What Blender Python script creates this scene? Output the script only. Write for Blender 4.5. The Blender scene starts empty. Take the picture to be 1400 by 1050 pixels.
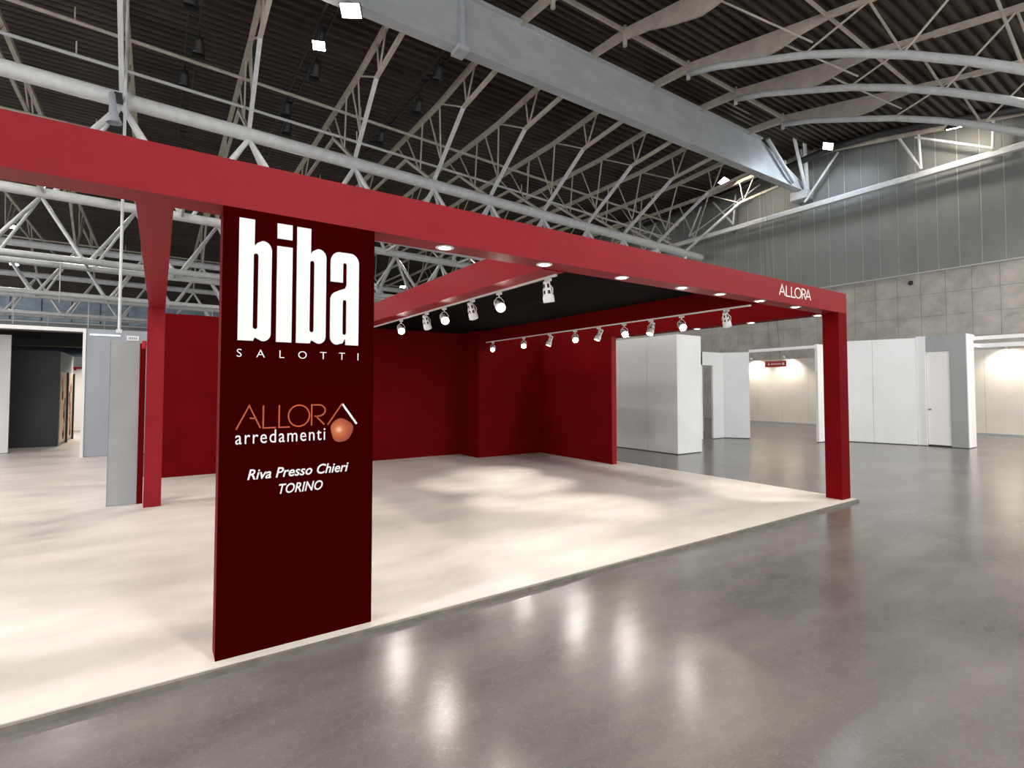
import bpy, bmesh, math, random
from mathutils import Vector, Matrix
random.seed(7)
SC = bpy.context.scene
COL = SC.collection

# ------------------------------------------------------------------ camera
cam_d = bpy.data.cameras.new('camera'); cam = bpy.data.objects.new('camera', cam_d); COL.objects.link(cam)
cam.location = (0, 0, 1.65)
cam.rotation_euler = (math.radians(92.0), 0, math.radians(55.8 - 90.0))
cam_d.sensor_width = 36.0; cam_d.lens = 36.0 * 710.0 / 1400.0
cam_d.shift_y = -18.8 / 1400.0
cam_d.clip_end = 300
SC.camera = cam

# ------------------------------------------------------------------ world + exposure
W = bpy.data.worlds.new('world'); SC.world = W; W.use_nodes = True
W.node_tree.nodes['Background'].inputs[0].default_value = (0.97, 0.98, 1.0, 1)
W.node_tree.nodes['Background'].inputs[1].default_value = 2.1
SC.view_settings.view_transform = 'Standard'; SC.view_settings.look = 'None'
SC.view_settings.gamma = 1.0; SC.view_settings.use_curve_mapping = False
SC.view_settings.exposure = 0.06
P_FLOOD = 215.0        # hall floodlights
P_TRACK = 270.0         # stand track spots
P_DOWN = 7.0          # stand downlights
HALL_Z = -0.04         # hall floor level, the stand platform top is z = 0

# ------------------------------------------------------------------ materials
def mat(name, col, rough=0.5, metal=0.0, var=0.0, scale=3.0, bump=0.0, bscale=40.0, spec=0.5, stretch=(1, 1, 1), rvar=0.0, coat=0.0):
    m = bpy.data.materials.new(name); m.use_nodes = True
    nt = m.node_tree; N = nt.nodes; L = nt.links
    b = N['Principled BSDF']
    b.inputs['Base Color'].default_value = (*col, 1); b.inputs['Roughness'].default_value = rough
    b.inputs['Metallic'].default_value = metal; b.inputs['Specular IOR Level'].default_value = spec
    b.inputs['Coat Weight'].default_value = coat; b.inputs['Coat Roughness'].default_value = 0.12
    if var or bump or rvar:
        tc = N.new('ShaderNodeTexCoord'); mp = N.new('ShaderNodeMapping'); mp.inputs['Scale'].default_value = stretch
        g = N.new('ShaderNodeNewGeometry'); L.new(g.outputs['Position'], mp.inputs['Vector'])
    if var or rvar:
        n = N.new('ShaderNodeTexNoise'); n.inputs['Scale'].default_value = scale; n.inputs['Detail'].default_value = 6
        n.inputs['Roughness'].default_value = 0.62
        L.new(mp.outputs[0], n.inputs['Vector'])
        r = N.new('ShaderNodeValToRGB')
        r.color_ramp.elements[0].position = 0.3; r.color_ramp.elements[1].position = 0.72
        lo = [max(0, c * (1 - var)) for c in col]; hi = [min(1, c * (1 + var)) for c in col]
        r.color_ramp.elements[0].color = (*lo, 1); r.color_ramp.elements[1].color = (*hi, 1)
        L.new(n.outputs['Fac'], r.inputs['Fac']); L.new(r.outputs[0], b.inputs['Base Color'])
        if rvar:
            mr = N.new('ShaderNodeMapRange'); mr.inputs['To Min'].default_value = max(0.02, rough - rvar); mr.inputs['To Max'].default_value = rough + rvar
            L.new(n.outputs['Fac'], mr.inputs['Value']); L.new(mr.outputs[0], b.inputs['Roughness'])
    if bump:
        n2 = N.new('ShaderNodeTexNoise'); n2.inputs['Scale'].default_value = bscale; n2.inputs['Detail'].default_value = 4
        L.new(mp.outputs[0], n2.inputs['Vector'])
        bp = N.new('ShaderNodeBump'); bp.inputs['Strength'].default_value = bump; bp.inputs['Distance'].default_value = 0.02
        L.new(n2.outputs['Fac'], bp.inputs['Height']); L.new(bp.outputs[0], b.inputs['Normal'])
    return m

def emit(name, col, strength):
    m = bpy.data.materials.new(name); m.use_nodes = True
    b = m.node_tree.nodes['Principled BSDF']
    b.inputs['Base Color'].default_value = (*col, 1)
    b.inputs['Emission Color'].default_value = (*col, 1); b.inputs['Emission Strength'].default_value = strength
    return m

M = {}
M['red'] = mat('red_paint', (0.245, 0.0042, 0.0105), 0.5, var=0.10, scale=2.2, bump=0.03, bscale=60, spec=0.22)
M['maroon'] = mat('maroon_vinyl', (0.034, 0.0002, 0.0004), 0.75, var=0.12, scale=3.0, spec=0.0)
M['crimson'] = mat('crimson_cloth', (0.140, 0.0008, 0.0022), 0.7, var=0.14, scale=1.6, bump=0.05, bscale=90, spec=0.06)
M['black'] = mat('black_cloth', (0.004, 0.0038, 0.0038), 0.9, spec=0.05, var=0.4, scale=2.5, bump=0.1, bscale=50, stretch=(1, 3, 1))
M['carpet'] = mat('pale_lino', (0.65, 0.605, 0.565), 0.36, var=0.13, scale=1.7, bump=0.02, bscale=70, stretch=(0.7, 1.6, 1), rvar=0.07)
M['edge'] = mat('grey_edge_strip', (0.16, 0.15, 0.13), 0.5, var=0.3, scale=8)
M['white'] = mat('white_panel', (0.80, 0.82, 0.84), 0.42, var=0.04, scale=1.2)
M['white_bright'] = mat('white_gloss', (0.85, 0.85, 0.85), 0.4)
M['letter'] = mat('white_letter', (0.86, 0.85, 0.84), 0.45, var=0.03, scale=30)
M['orange'] = mat('orange_letter', (0.46, 0.062, 0.006), 0.4, var=0.2, scale=20)
M['grey'] = mat('grey_blue_panel', (0.34, 0.37, 0.42), 0.4, var=0.06, scale=1.0)
M['grey_warm'] = mat('grey_panel', (0.33, 0.355, 0.36), 0.4, var=0.06, scale=1.5)
M['charcoal'] = mat('charcoal_panel', (0.030, 0.030, 0.032), 0.5, var=0.12, scale=2)
M['navy'] = mat('navy_cloth', (0.006, 0.014, 0.03), 0.8, var=0.3, scale=2)
M['beige'] = mat('beige_partition', (0.66, 0.62, 0.57), 0.5, var=0.05, scale=0.8)
M['steel_white'] = mat('white_painted_steel', (0.70, 0.72, 0.73), 0.38, var=0.12, scale=4)
M['steel_beige'] = mat('beige_painted_steel', (0.53, 0.485, 0.41), 0.5, var=0.2, scale=3)
M['girder'] = mat('grey_girder_paint', (0.50, 0.525, 0.55), 0.42, var=0.12, scale=2.2, bump=0.04, bscale=8, stretch=(0.5, 1, 1))
M['deck'] = mat('dark_metal_deck', (0.060, 0.047, 0.037), 0.5, var=0.55, scale=1.3, spec=0.4, stretch=(0.35, 1, 1))
M['wall_panel'] = mat('grey_metal_cladding', (0.235, 0.245, 0.235), 0.5, var=0.10, scale=1.1, stretch=(1, 1, 0.3))
M['seam'] = mat('pale_seam', (0.50, 0.50, 0.48), 0.5)
M['concrete'] = mat('board_concrete', (0.42, 0.405, 0.375), 0.75, var=0.22, scale=1.9, bump=0.15, bscale=14)
M['concrete_dark'] = mat('concrete_joint', (0.27, 0.26, 0.24), 0.8)
M['black_metal'] = mat('black_metal', (0.018, 0.018, 0.019), 0.45, spec=0.5)
M['dark_metal'] = mat('dark_tray', (0.045, 0.043, 0.042), 0.45, metal=0.2)
M['far_wall'] = mat('far_wall_grey', (0.33, 0.34, 0.33), 0.7, var=0.15, scale=0.8)
M['glazing'] = mat('blue_glazing', (0.40, 0.50, 0.58), 0.12, var=0.3, scale=1.2, spec=0.8)
M['red_sign'] = mat('red_sign', (0.45, 0.008, 0.02), 0.4)
M['print_cream'] = mat('cream_print', (0.80, 0.66, 0.50), 0.5, var=0.05, scale=6)
M['lens_warm'] = emit('warm_lamp_glass', (1.0, 0.86, 0.66), 22)
M['lens_white'] = emit('white_lamp_glass', (1.0, 0.95, 0.86), 60)
M['lens_spot'] = emit('spot_lamp_glass', (1.0, 0.93, 0.82), 55)
M['lens_wall'] = emit('warm_flood_glass', (1.0, 0.90, 0.76), 130)
M['lens_cool'] = emit('cool_lamp_glass', (0.80, 0.92, 1.0), 130)
M['reflection_glow'] = emit('tube_reflection', (0.9, 0.95, 1.0), 1.2)  # glow imitating a reflected tube light on the booth wall

def floor_material():
    m = bpy.data.materials.new('polished_concrete'); m.use_nodes = True
    nt = m.node_tree; N = nt.nodes; L = nt.links; b = N['Principled BSDF']
    g = N.new('ShaderNodeNewGeometry')
    mp = N.new('ShaderNodeMapping'); mp.inputs['Scale'].default_value = (0.5, 1.3, 1); L.new(g.outputs['Position'], mp.inputs['Vector'])
    n1 = N.new('ShaderNodeTexNoise'); n1.inputs['Scale'].default_value = 1.1; n1.inputs['Detail'].default_value = 8; n1.inputs['Roughness'].default_value = 0.6
    L.new(mp.outputs[0], n1.inputs['Vector'])
    r = N.new('ShaderNodeValToRGB'); e = r.color_ramp.elements
    e[0].position = 0.30; e[0].color = (0.095, 0.090, 0.083, 1); e[1].position = 0.70; e[1].color = (0.190, 0.183, 0.171, 1)
    L.new(n1.outputs['Fac'], r.inputs['Fac'])
    # fine curled trowel scratches
    v = N.new('ShaderNodeTexVoronoi'); v.feature = 'DISTANCE_TO_EDGE'; v.inputs['Scale'].default_value = 11.0
    nw = N.new('ShaderNodeTexNoise'); nw.inputs['Scale'].default_value = 7.0; nw.inputs['Detail'].default_value = 3
    L.new(g.outputs['Position'], nw.inputs['Vector'])
    va = N.new('ShaderNodeVectorMath'); va.operation = 'MULTIPLY_ADD'; va.inputs[1].default_value = (0.35, 0.35, 0.35)
    L.new(nw.outputs['Color'], va.inputs[0]); L.new(g.outputs['Position'], va.inputs[2]); L.new(va.outputs[0], v.inputs['Vector'])
    cr = N.new('ShaderNodeValToRGB'); cr.color_ramp.elements[0].position = 0.0; cr.color_ramp.elements[0].color = (0.22, 0.22, 0.22, 1)
    cr.color_ramp.elements[1].position = 0.035; cr.color_ramp.elements[1].color = (0, 0, 0, 1)
    L.new(v.outputs['Distance'], cr.inputs['Fac'])
    mx = N.new('ShaderNodeMix'); mx.data_type = 'RGBA'; mx.inputs[7].default_value = (0.27, 0.26, 0.24, 1)
    L.new(cr.outputs[0], mx.inputs[0]); L.new(r.outputs[0], mx.inputs[6]); L.new(mx.outputs[2], b.inputs['Base Color'])
    mr = N.new('ShaderNodeMapRange'); mr.inputs['To Min'].default_value = 0.17; mr.inputs['To Max'].default_value = 0.27
    L.new(n1.outputs['Fac'], mr.inputs['Value']); L.new(mr.outputs[0], b.inputs['Roughness'])
    b.inputs['Specular IOR Level'].default_value = 0.62
    n2 = N.new('ShaderNodeTexNoise'); n2.inputs['Scale'].default_value = 45.0; n2.inputs['Detail'].default_value = 2
    L.new(g.outputs['Position'], n2.inputs['Vector'])
    bp = N.new('ShaderNodeBump'); bp.inputs['Strength'].default_value = 0.02; bp.inputs['Distance'].default_value = 0.02
    L.new(n2.outputs['Fac'], bp.inputs['Height']); L.new(bp.outputs[0], b.inputs['Normal'])
    return m
M['floor'] = floor_material()

def ball_material():      # printed orange ball: a pale spot fading to orange and brown at the rim
    m = bpy.data.materials.new('orange_ball_print'); m.use_nodes = True
    nt = m.node_tree; N = nt.nodes; L = nt.links; b = N['Principled BSDF']; b.inputs['Roughness'].default_value = 0.45
    tc = N.new('ShaderNodeTexCoord'); mp = N.new('ShaderNodeMapping'); mp.inputs['Location'].default_value = (0.2, 0, -0.05); mp.inputs['Scale'].default_value = (10.5, 10.5, 10.5)
    L.new(tc.outputs['Object'], mp.inputs['Vector'])
    gr = N.new('ShaderNodeTexGradient'); gr.gradient_type = 'SPHERICAL'; L.new(mp.outputs[0], gr.inputs['Vector'])
    r = N.new('ShaderNodeValToRGB'); e = r.color_ramp.elements
    e[0].position = 0.0; e[0].color = (0.25, 0.03, 0.005, 1); e[1].position = 1.0; e[1].color = (0.85, 0.50, 0.30, 1)
    x = e.new(0.35); x.color = (0.36, 0.055, 0.008, 1); x = e.new(0.7); x.color = (0.50, 0.13, 0.03, 1)
    L.new(gr.outputs['Fac'], r.inputs['Fac']); L.new(r.outputs[0], b.inputs['Base Color'])
    return m
M['ball'] = ball_material()

# ------------------------------------------------------------------ helpers
def tag(o, label, cat=None, group=None, kind=None):
    if label: o['label'] = label
    if cat: o['category'] = cat
    if group: o['group'] = group
    if kind: o['kind'] = kind
    return o

def thing(name, loc, label, cat, group=None):
    o = bpy.data.objects.new(name, None); COL.objects.link(o); o.location = loc; o.empty_display_size = 0.1
    return tag(o, label, cat, group)

def worldloc(o):
    v = Vector((0, 0, 0))
    while o is not None:
        v += o.location; o = o.parent
    return v

def link(name, me, m, parent=None, mtx=None):
    """link mesh; mtx is the world matrix; parents are never rotated or scaled"""
    o = bpy.data.objects.new(name, me); COL.objects.link(o)
    if m is not None and len(me.materials) == 0: me.materials.append(m)
    elif m is not None and me.materials[0] != m:
        o.material_slots[0].link = 'OBJECT'; o.material_slots[0].material = m
    mtx = mtx if mtx is not None else Matrix.Identity(4)
    if parent is not None:
        o.parent = parent
        mtx = Matrix.Translation(-worldloc(parent)) @ mtx
    o.matrix_basis = mtx
    return o

def bm_mesh(bm, name, smooth=False):
    me = bpy.data.meshes.new(name); bm.normal_update(); bm.to_mesh(me); bm.free()
    if smooth:
        for p in me.polygons: p.use_smooth = True
    return me

def box_mesh(sx, sy, sz, bevel=0.0):
    bm = bmesh.new(); bmesh.ops.create_cube(bm, size=1.0)
    bmesh.ops.scale(bm, vec=(sx, sy, sz), verts=bm.verts)
    if bevel:
        bmesh.ops.bevel(bm, geom=list(bm.edges), offset=bevel, segments=2, profile=0.5, affect='EDGES')
    return bm_mesh(bm, 'box')

def box(name, lo, hi, m, parent=None, bevel=0.0):
    s = [hi[i] - lo[i] for i in range(3)]; c = [(hi[i] + lo[i]) / 2 for i in range(3)]
    b = min(bevel, min(s) * 0.3)
    return link(name, box_mesh(*s, b), m, parent, Matrix.Translation(c))

CYL = {}
def unit_cyl(m, n=10):
    k = (m.name, n)
    if k not in CYL:
        bm = bmesh.new(); bmesh.ops.create_cone(bm, cap_ends=True, segments=n, radius1=1, radius2=1, depth=1)
        me = bm_mesh(bm, 'tube')
        for p in me.polygons: p.use_smooth = len(p.vertices) == 4
        me.materials.append(m); CYL[k] = me
    return CYL[k]
CUBE = {}
def unit_cube(m):
    if m.name not in CUBE:
        bm = bmesh.new(); bmesh.ops.create_cube(bm, size=1.0); me = bm_mesh(bm, 'bar'); me.materials.append(m); CUBE[m.name] = me
    return CUBE[m.name]

def frame(p, q, upv=(0, 0, 1)):
    p = Vector(p); q = Vector(q); z = (q - p); l = z.length; z.normalize()
    u = Vector(upv)
    if abs(z.dot(u)) > 0.98: u = Vector((0, 1, 0))
    x = u.cross(z).normalized(); y = z.cross(x)
    R = Matrix((x, y, z)).transposed().to_4x4()
    return Matrix.Translation((p + q) / 2) @ R, l

def tube(name, p, q, r, m, parent=None, n=10):
    F, l = frame(p, q)
    return link(name, unit_cyl(m, n), None, parent, F @ Matrix.Diagonal((r, r, l, 1)))

def bar(name, p, q, w, h, m, parent=None, upv=(0, 0, 1)):
    """box beam from p to q: w across, h along the up direction"""
    F, l = frame(p, q, upv)
    return link(name, unit_cube(m), None, parent, F @ Matrix.Diagonal((w, h, l, 1)))

def sweep(name, pts, r, m, parent=None, n=8, smooth=True):
    pts = [Vector(p) for p in pts]; bm = bmesh.new(); rings = []
    for i, p in enumerate(pts):
        d = (pts[min(i + 1, len(pts) - 1)] - pts[max(i - 1, 0)]).normalized()
        u = Vector((1, 0, 0)) if abs(d.x) < 0.8 else Vector((0, 0, 1))
        a = d.cross(u).normalized(); b = d.cross(a)
        rings.append([bm.verts.new(p + (a * math.cos(t) + b * math.sin(t)) * r) for t in [2 * math.pi * k / n for k in range(n)]])
    for i in range(len(rings) - 1):
        for k in range(n):
            bm.faces.new((rings[i][k], rings[i][(k + 1) % n], rings[i + 1][(k + 1) % n], rings[i + 1][k]))
    bm.faces.new(rings[0]); bm.faces.new(rings[-1])
    bmesh.ops.recalc_face_normals(bm, faces=bm.faces)
    return link(name, bm_mesh(bm, name, smooth), m, parent)

def prism(name, pts2d, plane, a, b, m, parent=None):
    """extrude a polygon; plane 'yz' -> between X=a and X=b, 'xz' -> between Y=a and Y=b, 'xy' -> Z"""
    def P(u, v, w): return {'yz': (w, u, v), 'xz': (u, w, v), 'xy': (u, v, w)}[plane]
    bm = bmesh.new(); n = len(pts2d)
    A = [bm.verts.new(P(u, v, a)) for u, v in pts2d]; B = [bm.verts.new(P(u, v, b)) for u, v in pts2d]
    bm.faces.new(A); bm.faces.new(B)
    for i in range(n): bm.faces.new((A[i], A[(i + 1) % n], B[(i + 1) % n], B[i]))
    bmesh.ops.recalc_face_normals(bm, faces=bm.faces)
    return link(name, bm_mesh(bm, name), m, parent)

def lathe_mesh(prof, n=20, smooth=True, skip=None):
    bm = bmesh.new(); rings = []
    for r, z in prof:
        rings.append([bm.verts.new((r * math.cos(2 * math.pi * k / n), r * math.sin(2 * math.pi * k / n), z)) for k in range(n)])
    for i in range(len(rings) - 1):
        for k in range(n):
            if skip and skip(i, k): continue
            bm.faces.new((rings[i][k], rings[i][(k + 1) % n], rings[i + 1][(k + 1) % n], rings[i + 1][k]))
    if not skip: bmesh.ops.recalc_face_normals(bm, faces=bm.faces)
    return bm_mesh(bm, 'lathe', smooth)

def disc_mesh(r, n=20):
    bm = bmesh.new(); bmesh.ops.create_circle(bm, cap_ends=True, segments=n, radius=r); return bm_mesh(bm, 'disc')

def light(name, kind, loc, direction, power, col, parent, size=0.3, angle=90, blend=0.6):
    d = bpy.data.lights.new(name, kind); d.energy = power; d.color = col
    if kind == 'AREA': d.shape = 'DISK'; d.size = size
    if kind == 'SPOT': d.spot_size = math.radians(angle); d.spot_blend = blend; d.shadow_soft_size = size
    o = bpy.data.objects.new(name, d); COL.objects.link(o)
    o.parent = parent; o.location = Vector(loc) - worldloc(parent)
    o.rotation_euler = Vector(direction).to_track_quat('-Z', 'Y').to_euler()
    return o

def outline(name, loops, depth, m, parent, origin):
    """flat raised letter in the XZ plane facing -Y; loops of (x, z), first the outer one"""
    cu = bpy.data.curves.new(name, 'CURVE'); cu.dimensions = '2D'; cu.fill_mode = 'BOTH'; cu.extrude = depth / 2
    for lp in loops:
        sp = cu.splines.new('POLY'); sp.points.add(len(lp) - 1); sp.use_cyclic_u = True
        for i, (x, z) in enumerate(lp): sp.points[i].co = (x, z, 0, 1)
    return curve_to_mesh(name, cu, m, parent, origin, depth)

def curve_to_mesh(name, cu, m, parent, origin, depth, fit=None):
    t = bpy.data.objects.new('tmp', cu); COL.objects.link(t)
    dg = bpy.context.evaluated_depsgraph_get(); dg.update()
    me = bpy.data.meshes.new_from_object(t.evaluated_get(dg)); bpy.data.objects.remove(t)
    me.materials.clear()
    xs = [v.co.x for v in me.vertices]; ys = [v.co.y for v in me.vertices]
    if fit:      # (x0, x1, z0, z1) in world
        sx = (fit[1] - fit[0]) / (max(xs) - min(xs)); sz = (fit[3] - fit[2]) / (max(ys) - min(ys))
        for v in me.vertices:
            v.co.x = (v.co.x - min(xs)) * sx; v.co.y = (v.co.y - min(ys)) * sz
        origin = (fit[0], origin[1], fit[2])
    for v in me.vertices: v.co = (v.co.x, -v.co.z, v.co.y)
    return link(name, me, m, parent, Matrix.Translation((origin[0], origin[1] - depth / 2, origin[2])))

def text(name, body, fit, y, m, parent, bold=0.0, shear=0.0, spacing=1.0, depth=0.004):
    cu = bpy.data.curves.new(name, 'FONT'); cu.body = body; cu.offset = bold; cu.shear = shear; cu.space_character = spacing
    cu.extrude = depth / 2; cu.resolution_u = 3
    return curve_to_mesh(name, cu, m, parent, (0, y, 0), depth, fit)

def arc(cx, cz, rx, rz, a0, a1, n=6):
    return [(cx + rx * math.cos(math.radians(a0 + (a1 - a0) * i / n)), cz + rz * math.sin(math.radians(a0 + (a1 - a0) * i / n))) for i in range(n + 1)]

def strokes(name, polylines, w, y, m, parent, depth=0.005):
    """thin stroke lettering in the XZ plane: polylines of (x, z)"""
    bm = bmesh.new()
    for pl in polylines:
        L_, R_ = [], []
        closed = (Vector(pl[0]) - Vector(pl[-1])).length < 1e-6
        pts = pl[:-1] if closed else pl; n = len(pts)
        for i in range(n):
            p = Vector(pts[i])
            a = Vector(pts[i - 1]) if (i > 0 or closed) else None
            b = Vector(pts[(i + 1) % n]) if (i < n - 1 or closed) else None
            ds = [d.normalized() for d in ((p - a) if a is not None else None, (b - p) if b is not None else None) if d is not None]
            d = sum(ds, Vector((0, 0))).normalized(); nn = Vector((-d.y, d.x))
            k = 1.0 / max(0.5, nn.dot(Vector((-ds[0].y, ds[0].x))))
            L_.append(p + nn * w / 2 * k); R_.append(p - nn * w / 2 * k)
        v = [[bm.verts.new((q.x, yy, q.y)) for q in S] for S in (L_, R_) for yy in (y - depth, y)]
        lf, lb, rf, rb = v
        rng = range(n) if closed else range(n - 1)
        for i in rng:
            j = (i + 1) % n
            for f in ((lf[i], lf[j], rf[j], rf[i]), (lb[i], rb[i], rb[j], lb[j]), (lf[i], lb[i], lb[j], lf[j]), (rf[i], rf[j], rb[j], rb[i])): bm.faces.new(f)
        if not closed:
            bm.faces.new((lf[0], rf[0], rb[0], lb[0])); bm.faces.new((lf[-1], lb[-1], rb[-1], rf[-1]))
    bmesh.ops.recalc_face_normals(bm, faces=bm.faces)
    return link(name, bm_mesh(bm, name), m, parent)

ORD = ['first', 'second', 'third', 'fourth', 'fifth', 'sixth', 'seventh', 'eighth', 'ninth', 'tenth', 'eleventh', 'twelfth', 'thirteenth', 'fourteenth']

# ================================================================== THE HALL
XW = 26.0
tag(box('floor', (-24, -12, HALL_Z - 0.3), (XW, 60, HALL_Z), M['floor']), 'polished grey concrete hall floor with soft lamp reflections', 'floor', kind='structure')

# corrugated roof deck: ridges run along X, the profile steps along Y
def deck_z(y):
    if y < 12.74: return 13.25 - (12.74 - y) * 0.205
    if y < 17: return 13.25 - (y - 12.74) * 0.17
    return 12.53
bm = bmesh.new(); prof = []; y = -12.0; per = 0.30
while y < 60:
    for fy, dz in ((0.0, 0.0), (0.38, 0.0), (0.5, 0.11), (0.88, 0.11)):
        prof.append((y + fy * per, deck_z(y + fy * per) + dz))
    y += per
va = [bm.verts.new((-24, a, b)) for a, b in prof]; vb = [bm.verts.new((XW, a, b)) for a, b in prof]
for i in range(len(prof) - 1): bm.faces.new((va[i], va[i + 1], vb[i + 1], vb[i]))
tag(link('ceiling', bm_mesh(bm, 'ceiling'), M['deck']), 'dark corrugated metal roof deck of the hall', 'ceiling', kind='structure')

# right wall: concrete below, ribbed metal cladding above
wr = box('wall_right', (XW + 0.04, -14, HALL_Z - 0.3), (XW + 0.4, 60, 14.5), M['concrete_dark'])
tag(wr, 'right hall wall of concrete below grey metal cladding', 'wall', kind='structure')
ZC = 6.42
cp = box_mesh(0.04, 0.812, 0.902, 0.003); cp.materials.append(M['concrete'])
for i in range(26):
    for j in range(4):
        yc = 1.2 + i * 0.82; zc = ZC - 0.455 - j * 0.91
        link('concrete_panel', cp, None, wr, Matrix.Translation((XW + 0.03, yc, zc)))
box('concrete_base', (XW + 0.005, -14, HALL_Z), (XW + 0.045, 60, ZC - 4 * 0.91), M['concrete'], wr)
box('concrete_run', (XW + 0.005, 22.2, ZC - 4 * 0.91), (XW + 0.045, 60, ZC), M['concrete'], wr)
box('concrete_run', (XW + 0.005, -14, ZC - 4 * 0.91), (XW + 0.045, 0.78, ZC), M['concrete'], wr)
pw = 0.68
pm = box_mesh(0.05, pw - 0.035, 3.98, 0.008); pm.materials.append(M['wall_panel'])
pm2 = box_mesh(0.05, pw - 0.035, 3.4, 0.008); pm2.materials.append(M['wall_panel'])
sm = box_mesh(0.03, 0.036, 7.4); sm.materials.append(M['seam'])
for i in range(34):
    yc = 1.76 + i * pw
    link('wall_panel', pm, None, wr, Matrix.Translation((XW - 0.01, yc, ZC + 2.01)))
    link('wall_panel', pm2, None, wr, Matrix.Translation((XW - 0.01, yc, ZC + 4.02 + 1.72)))
    link('panel_seam', sm, None, wr, Matrix.Translation((XW + 0.0, yc + pw / 2, ZC + 3.7)))
box('cladding_run', (XW - 0.02, 24.54, ZC), (XW + 0.03, 60, 14.2), M['wall_panel'], wr)
box('cladding_run', (XW - 0.02, -14, ZC), (XW + 0.03, 1.4, 14.2), M['wall_panel'], wr)
box('drip_trim', (XW - 0.06, -14, ZC - 0.02), (XW + 0.03, 60, ZC + 0.03), M['seam'], wr)

# far wall with a blue clerestory
wb = box('wall_back', (-40, 60, HALL_Z - 0.3), (XW + 0.4, 60.3, 14.5), M['far_wall'])
tag(wb, 'far grey end wall of the hall with a blue clerestory', 'wall', kind='structure')
box('upper_cladding', (-40, 59.9, 9.95), (XW, 60, 14.4), M['deck'], wb)
gm = box_mesh(1.9, 0.1, 2.2, 0.02); gm.materials.append(M['glazing'])
for i in range(22):
    link('glass_pane', gm, None, wb, Matrix.Translation((-17.5 + i * 2.0, 59.92, 8.6)))
for zc in (7.4, 9.8): bar('mullion', (-19, 59.85, zc), (26, 59.85, zc), 0.1, 0.14, M['steel_white'], wb)

# small camera dome on the concrete
t = thing('security_camera', (XW - 0.1, 8.47, 6.05), 'small black security camera on the concrete wall', 'camera')
box('mount', (XW - 0.16, 8.42, 6.08), (XW + 0.01, 8.52, 6.14), M['black_metal'], t)
link('dome', lathe_mesh([(0.001, -0.11), (0.06, -0.09), (0.09, -0.03), (0.09, 0.02), (0.001, 0.03)], 12), M['black_metal'], t, Matrix.Translation((XW - 0.12, 8.47, 6.06)))

# ------------------------------------------------------------------ big girder
GY = 12.74
g = thing('roof_girder', (XW, GY, 11.2), 'huge grey box girder crossing the roof to the right wall', 'girder')
prism('web_plate', [(-14, 11.3), (25.9, 11.3), (25.9, 11.5), (22.0, 12.75), (-14, 12.75)], 'xz', GY - 0.12, GY + 0.12, M['girder'], g)
box('bottom_flange', (-14, GY - 0.20, 11.18), (25.9, GY + 0.18, 11.24), M['girder'], g, 0.01)
box('lower_ledge', (-14, GY - 0.155, 11.24), (25.9, GY + 0.155, 11.40), M['girder'], g, 0.01)
box('top_flange', (-14, GY - 0.24, 12.72), (22.0, GY + 0.24, 12.80), M['girder'], g, 0.01)
for xs in (6.75, -4.0):
    box('splice_plate', (xs, GY - 0.30, 11.1), (xs + 0.12, GY - 0.1, 12.8), M['girder'], g, 0.01)
    box('splice_foot', (xs - 0.12, GY - 0.38, 11.02), (xs + 0.24, GY + 0.1, 11.16), M['girder'], g, 0.01)
tube('end_strut', (22.2, GY - 0.32, 12.75), (24.4, GY - 0.3, 11.3), 0.09, M['girder'], g)
tube('end_strut', (23.6, GY - 0.6, 14.0), (25.6, GY - 0.3, 11.0), 0.075, M['steel_white'], g)
tube('end_strut', (24.6, GY - 0.7, 14.0), (25.7, GY - 0.3, 11.0), 0.085, M['steel_white'], g)
tube('end_strut', (25.5, GY - 0.1, 13.4), (25.75, GY - 0.35, 11.0), 0.045, M['steel_white'], g)
box('bearing_plate', (25.3, GY - 0.45, 10.75), (25.95, GY + 0.35, 11.16), M['girder'], g, 0.02)

# ------------------------------------------------------------------ tubular cross trusses
ZT, ZB = 9.2, 6.6
def truss_y(n, x): return 16.85 + 0.065 * x + 10.0 * n
RX = [-12.9, -9.9, -6.9, -3.9, -0.95, 2.07, 5.29, 8.29, 10.85, 13.68, 16.42, 19.0, 21.7, 24.3]
TN = ['nearest the red stand', 'second behind the red stand', 'third behind the red stand', 'fourth, towards the far end wall']
for n in range(4):
    t = thing('roof_truss', (6, truss_y(n, 6), ZB), 'white tubular roof truss with paired lower pipes, ' + TN[n], 'truss', 'tubular roof trusses')
    x0, x1 = -16, 25.8
    tube('top_pipe', (x0, truss_y(n, x0), ZT), (x1, truss_y(n, x1), ZT), 0.2 if n == 0 else 0.19, M['steel_white'], t, 18)
    for s in (-0.75, 0.75):
        tube('lower_pipe', (x0, truss_y(n, x0) + s, ZB), (x1, truss_y(n, x1) + s, ZB), 0.13, M['steel_white'], t, 14)
    for i, x in enumerate(RX):
        for s in (-0.75, 0.75):
            for dx in (-1.4, 1.4):
                if x + dx < 25.6:
                    tube('strut', (x, truss_y(n, x), ZT - 0.15), (x + dx, truss_y(n, x + dx) + s, ZB), 0.055 if (s > 0) else 0.075, M['steel_white'], t, 8)
        if x + 1.4 < 25.6:
            tube('cross_tie', (x + 1.4, truss_y(n, x + 1.4) - 0.75, ZB), (x + 1.4, truss_y(n, x + 1.4) + 0.75, ZB), 0.05, M['steel_white'], t, 8)
    if n > 0:     # hanging service rods under the truss
        for k, x in enumerate(RX[1:8]):
            tube('hanger', (x + 0.6, truss_y(n, x) + 0.2, ZB), (x + 0.6, truss_y(n, x) + 0.2, ZB - 1.6), 0.02, M['steel_white'], t, 6)
    sweep('collar', [(-0.9, truss_y(n, -0.9) - 0.0, ZT), (-0.75, truss_y(n, -0.75), ZT)], 0.24, M['steel_white'], t, 16)

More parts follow.
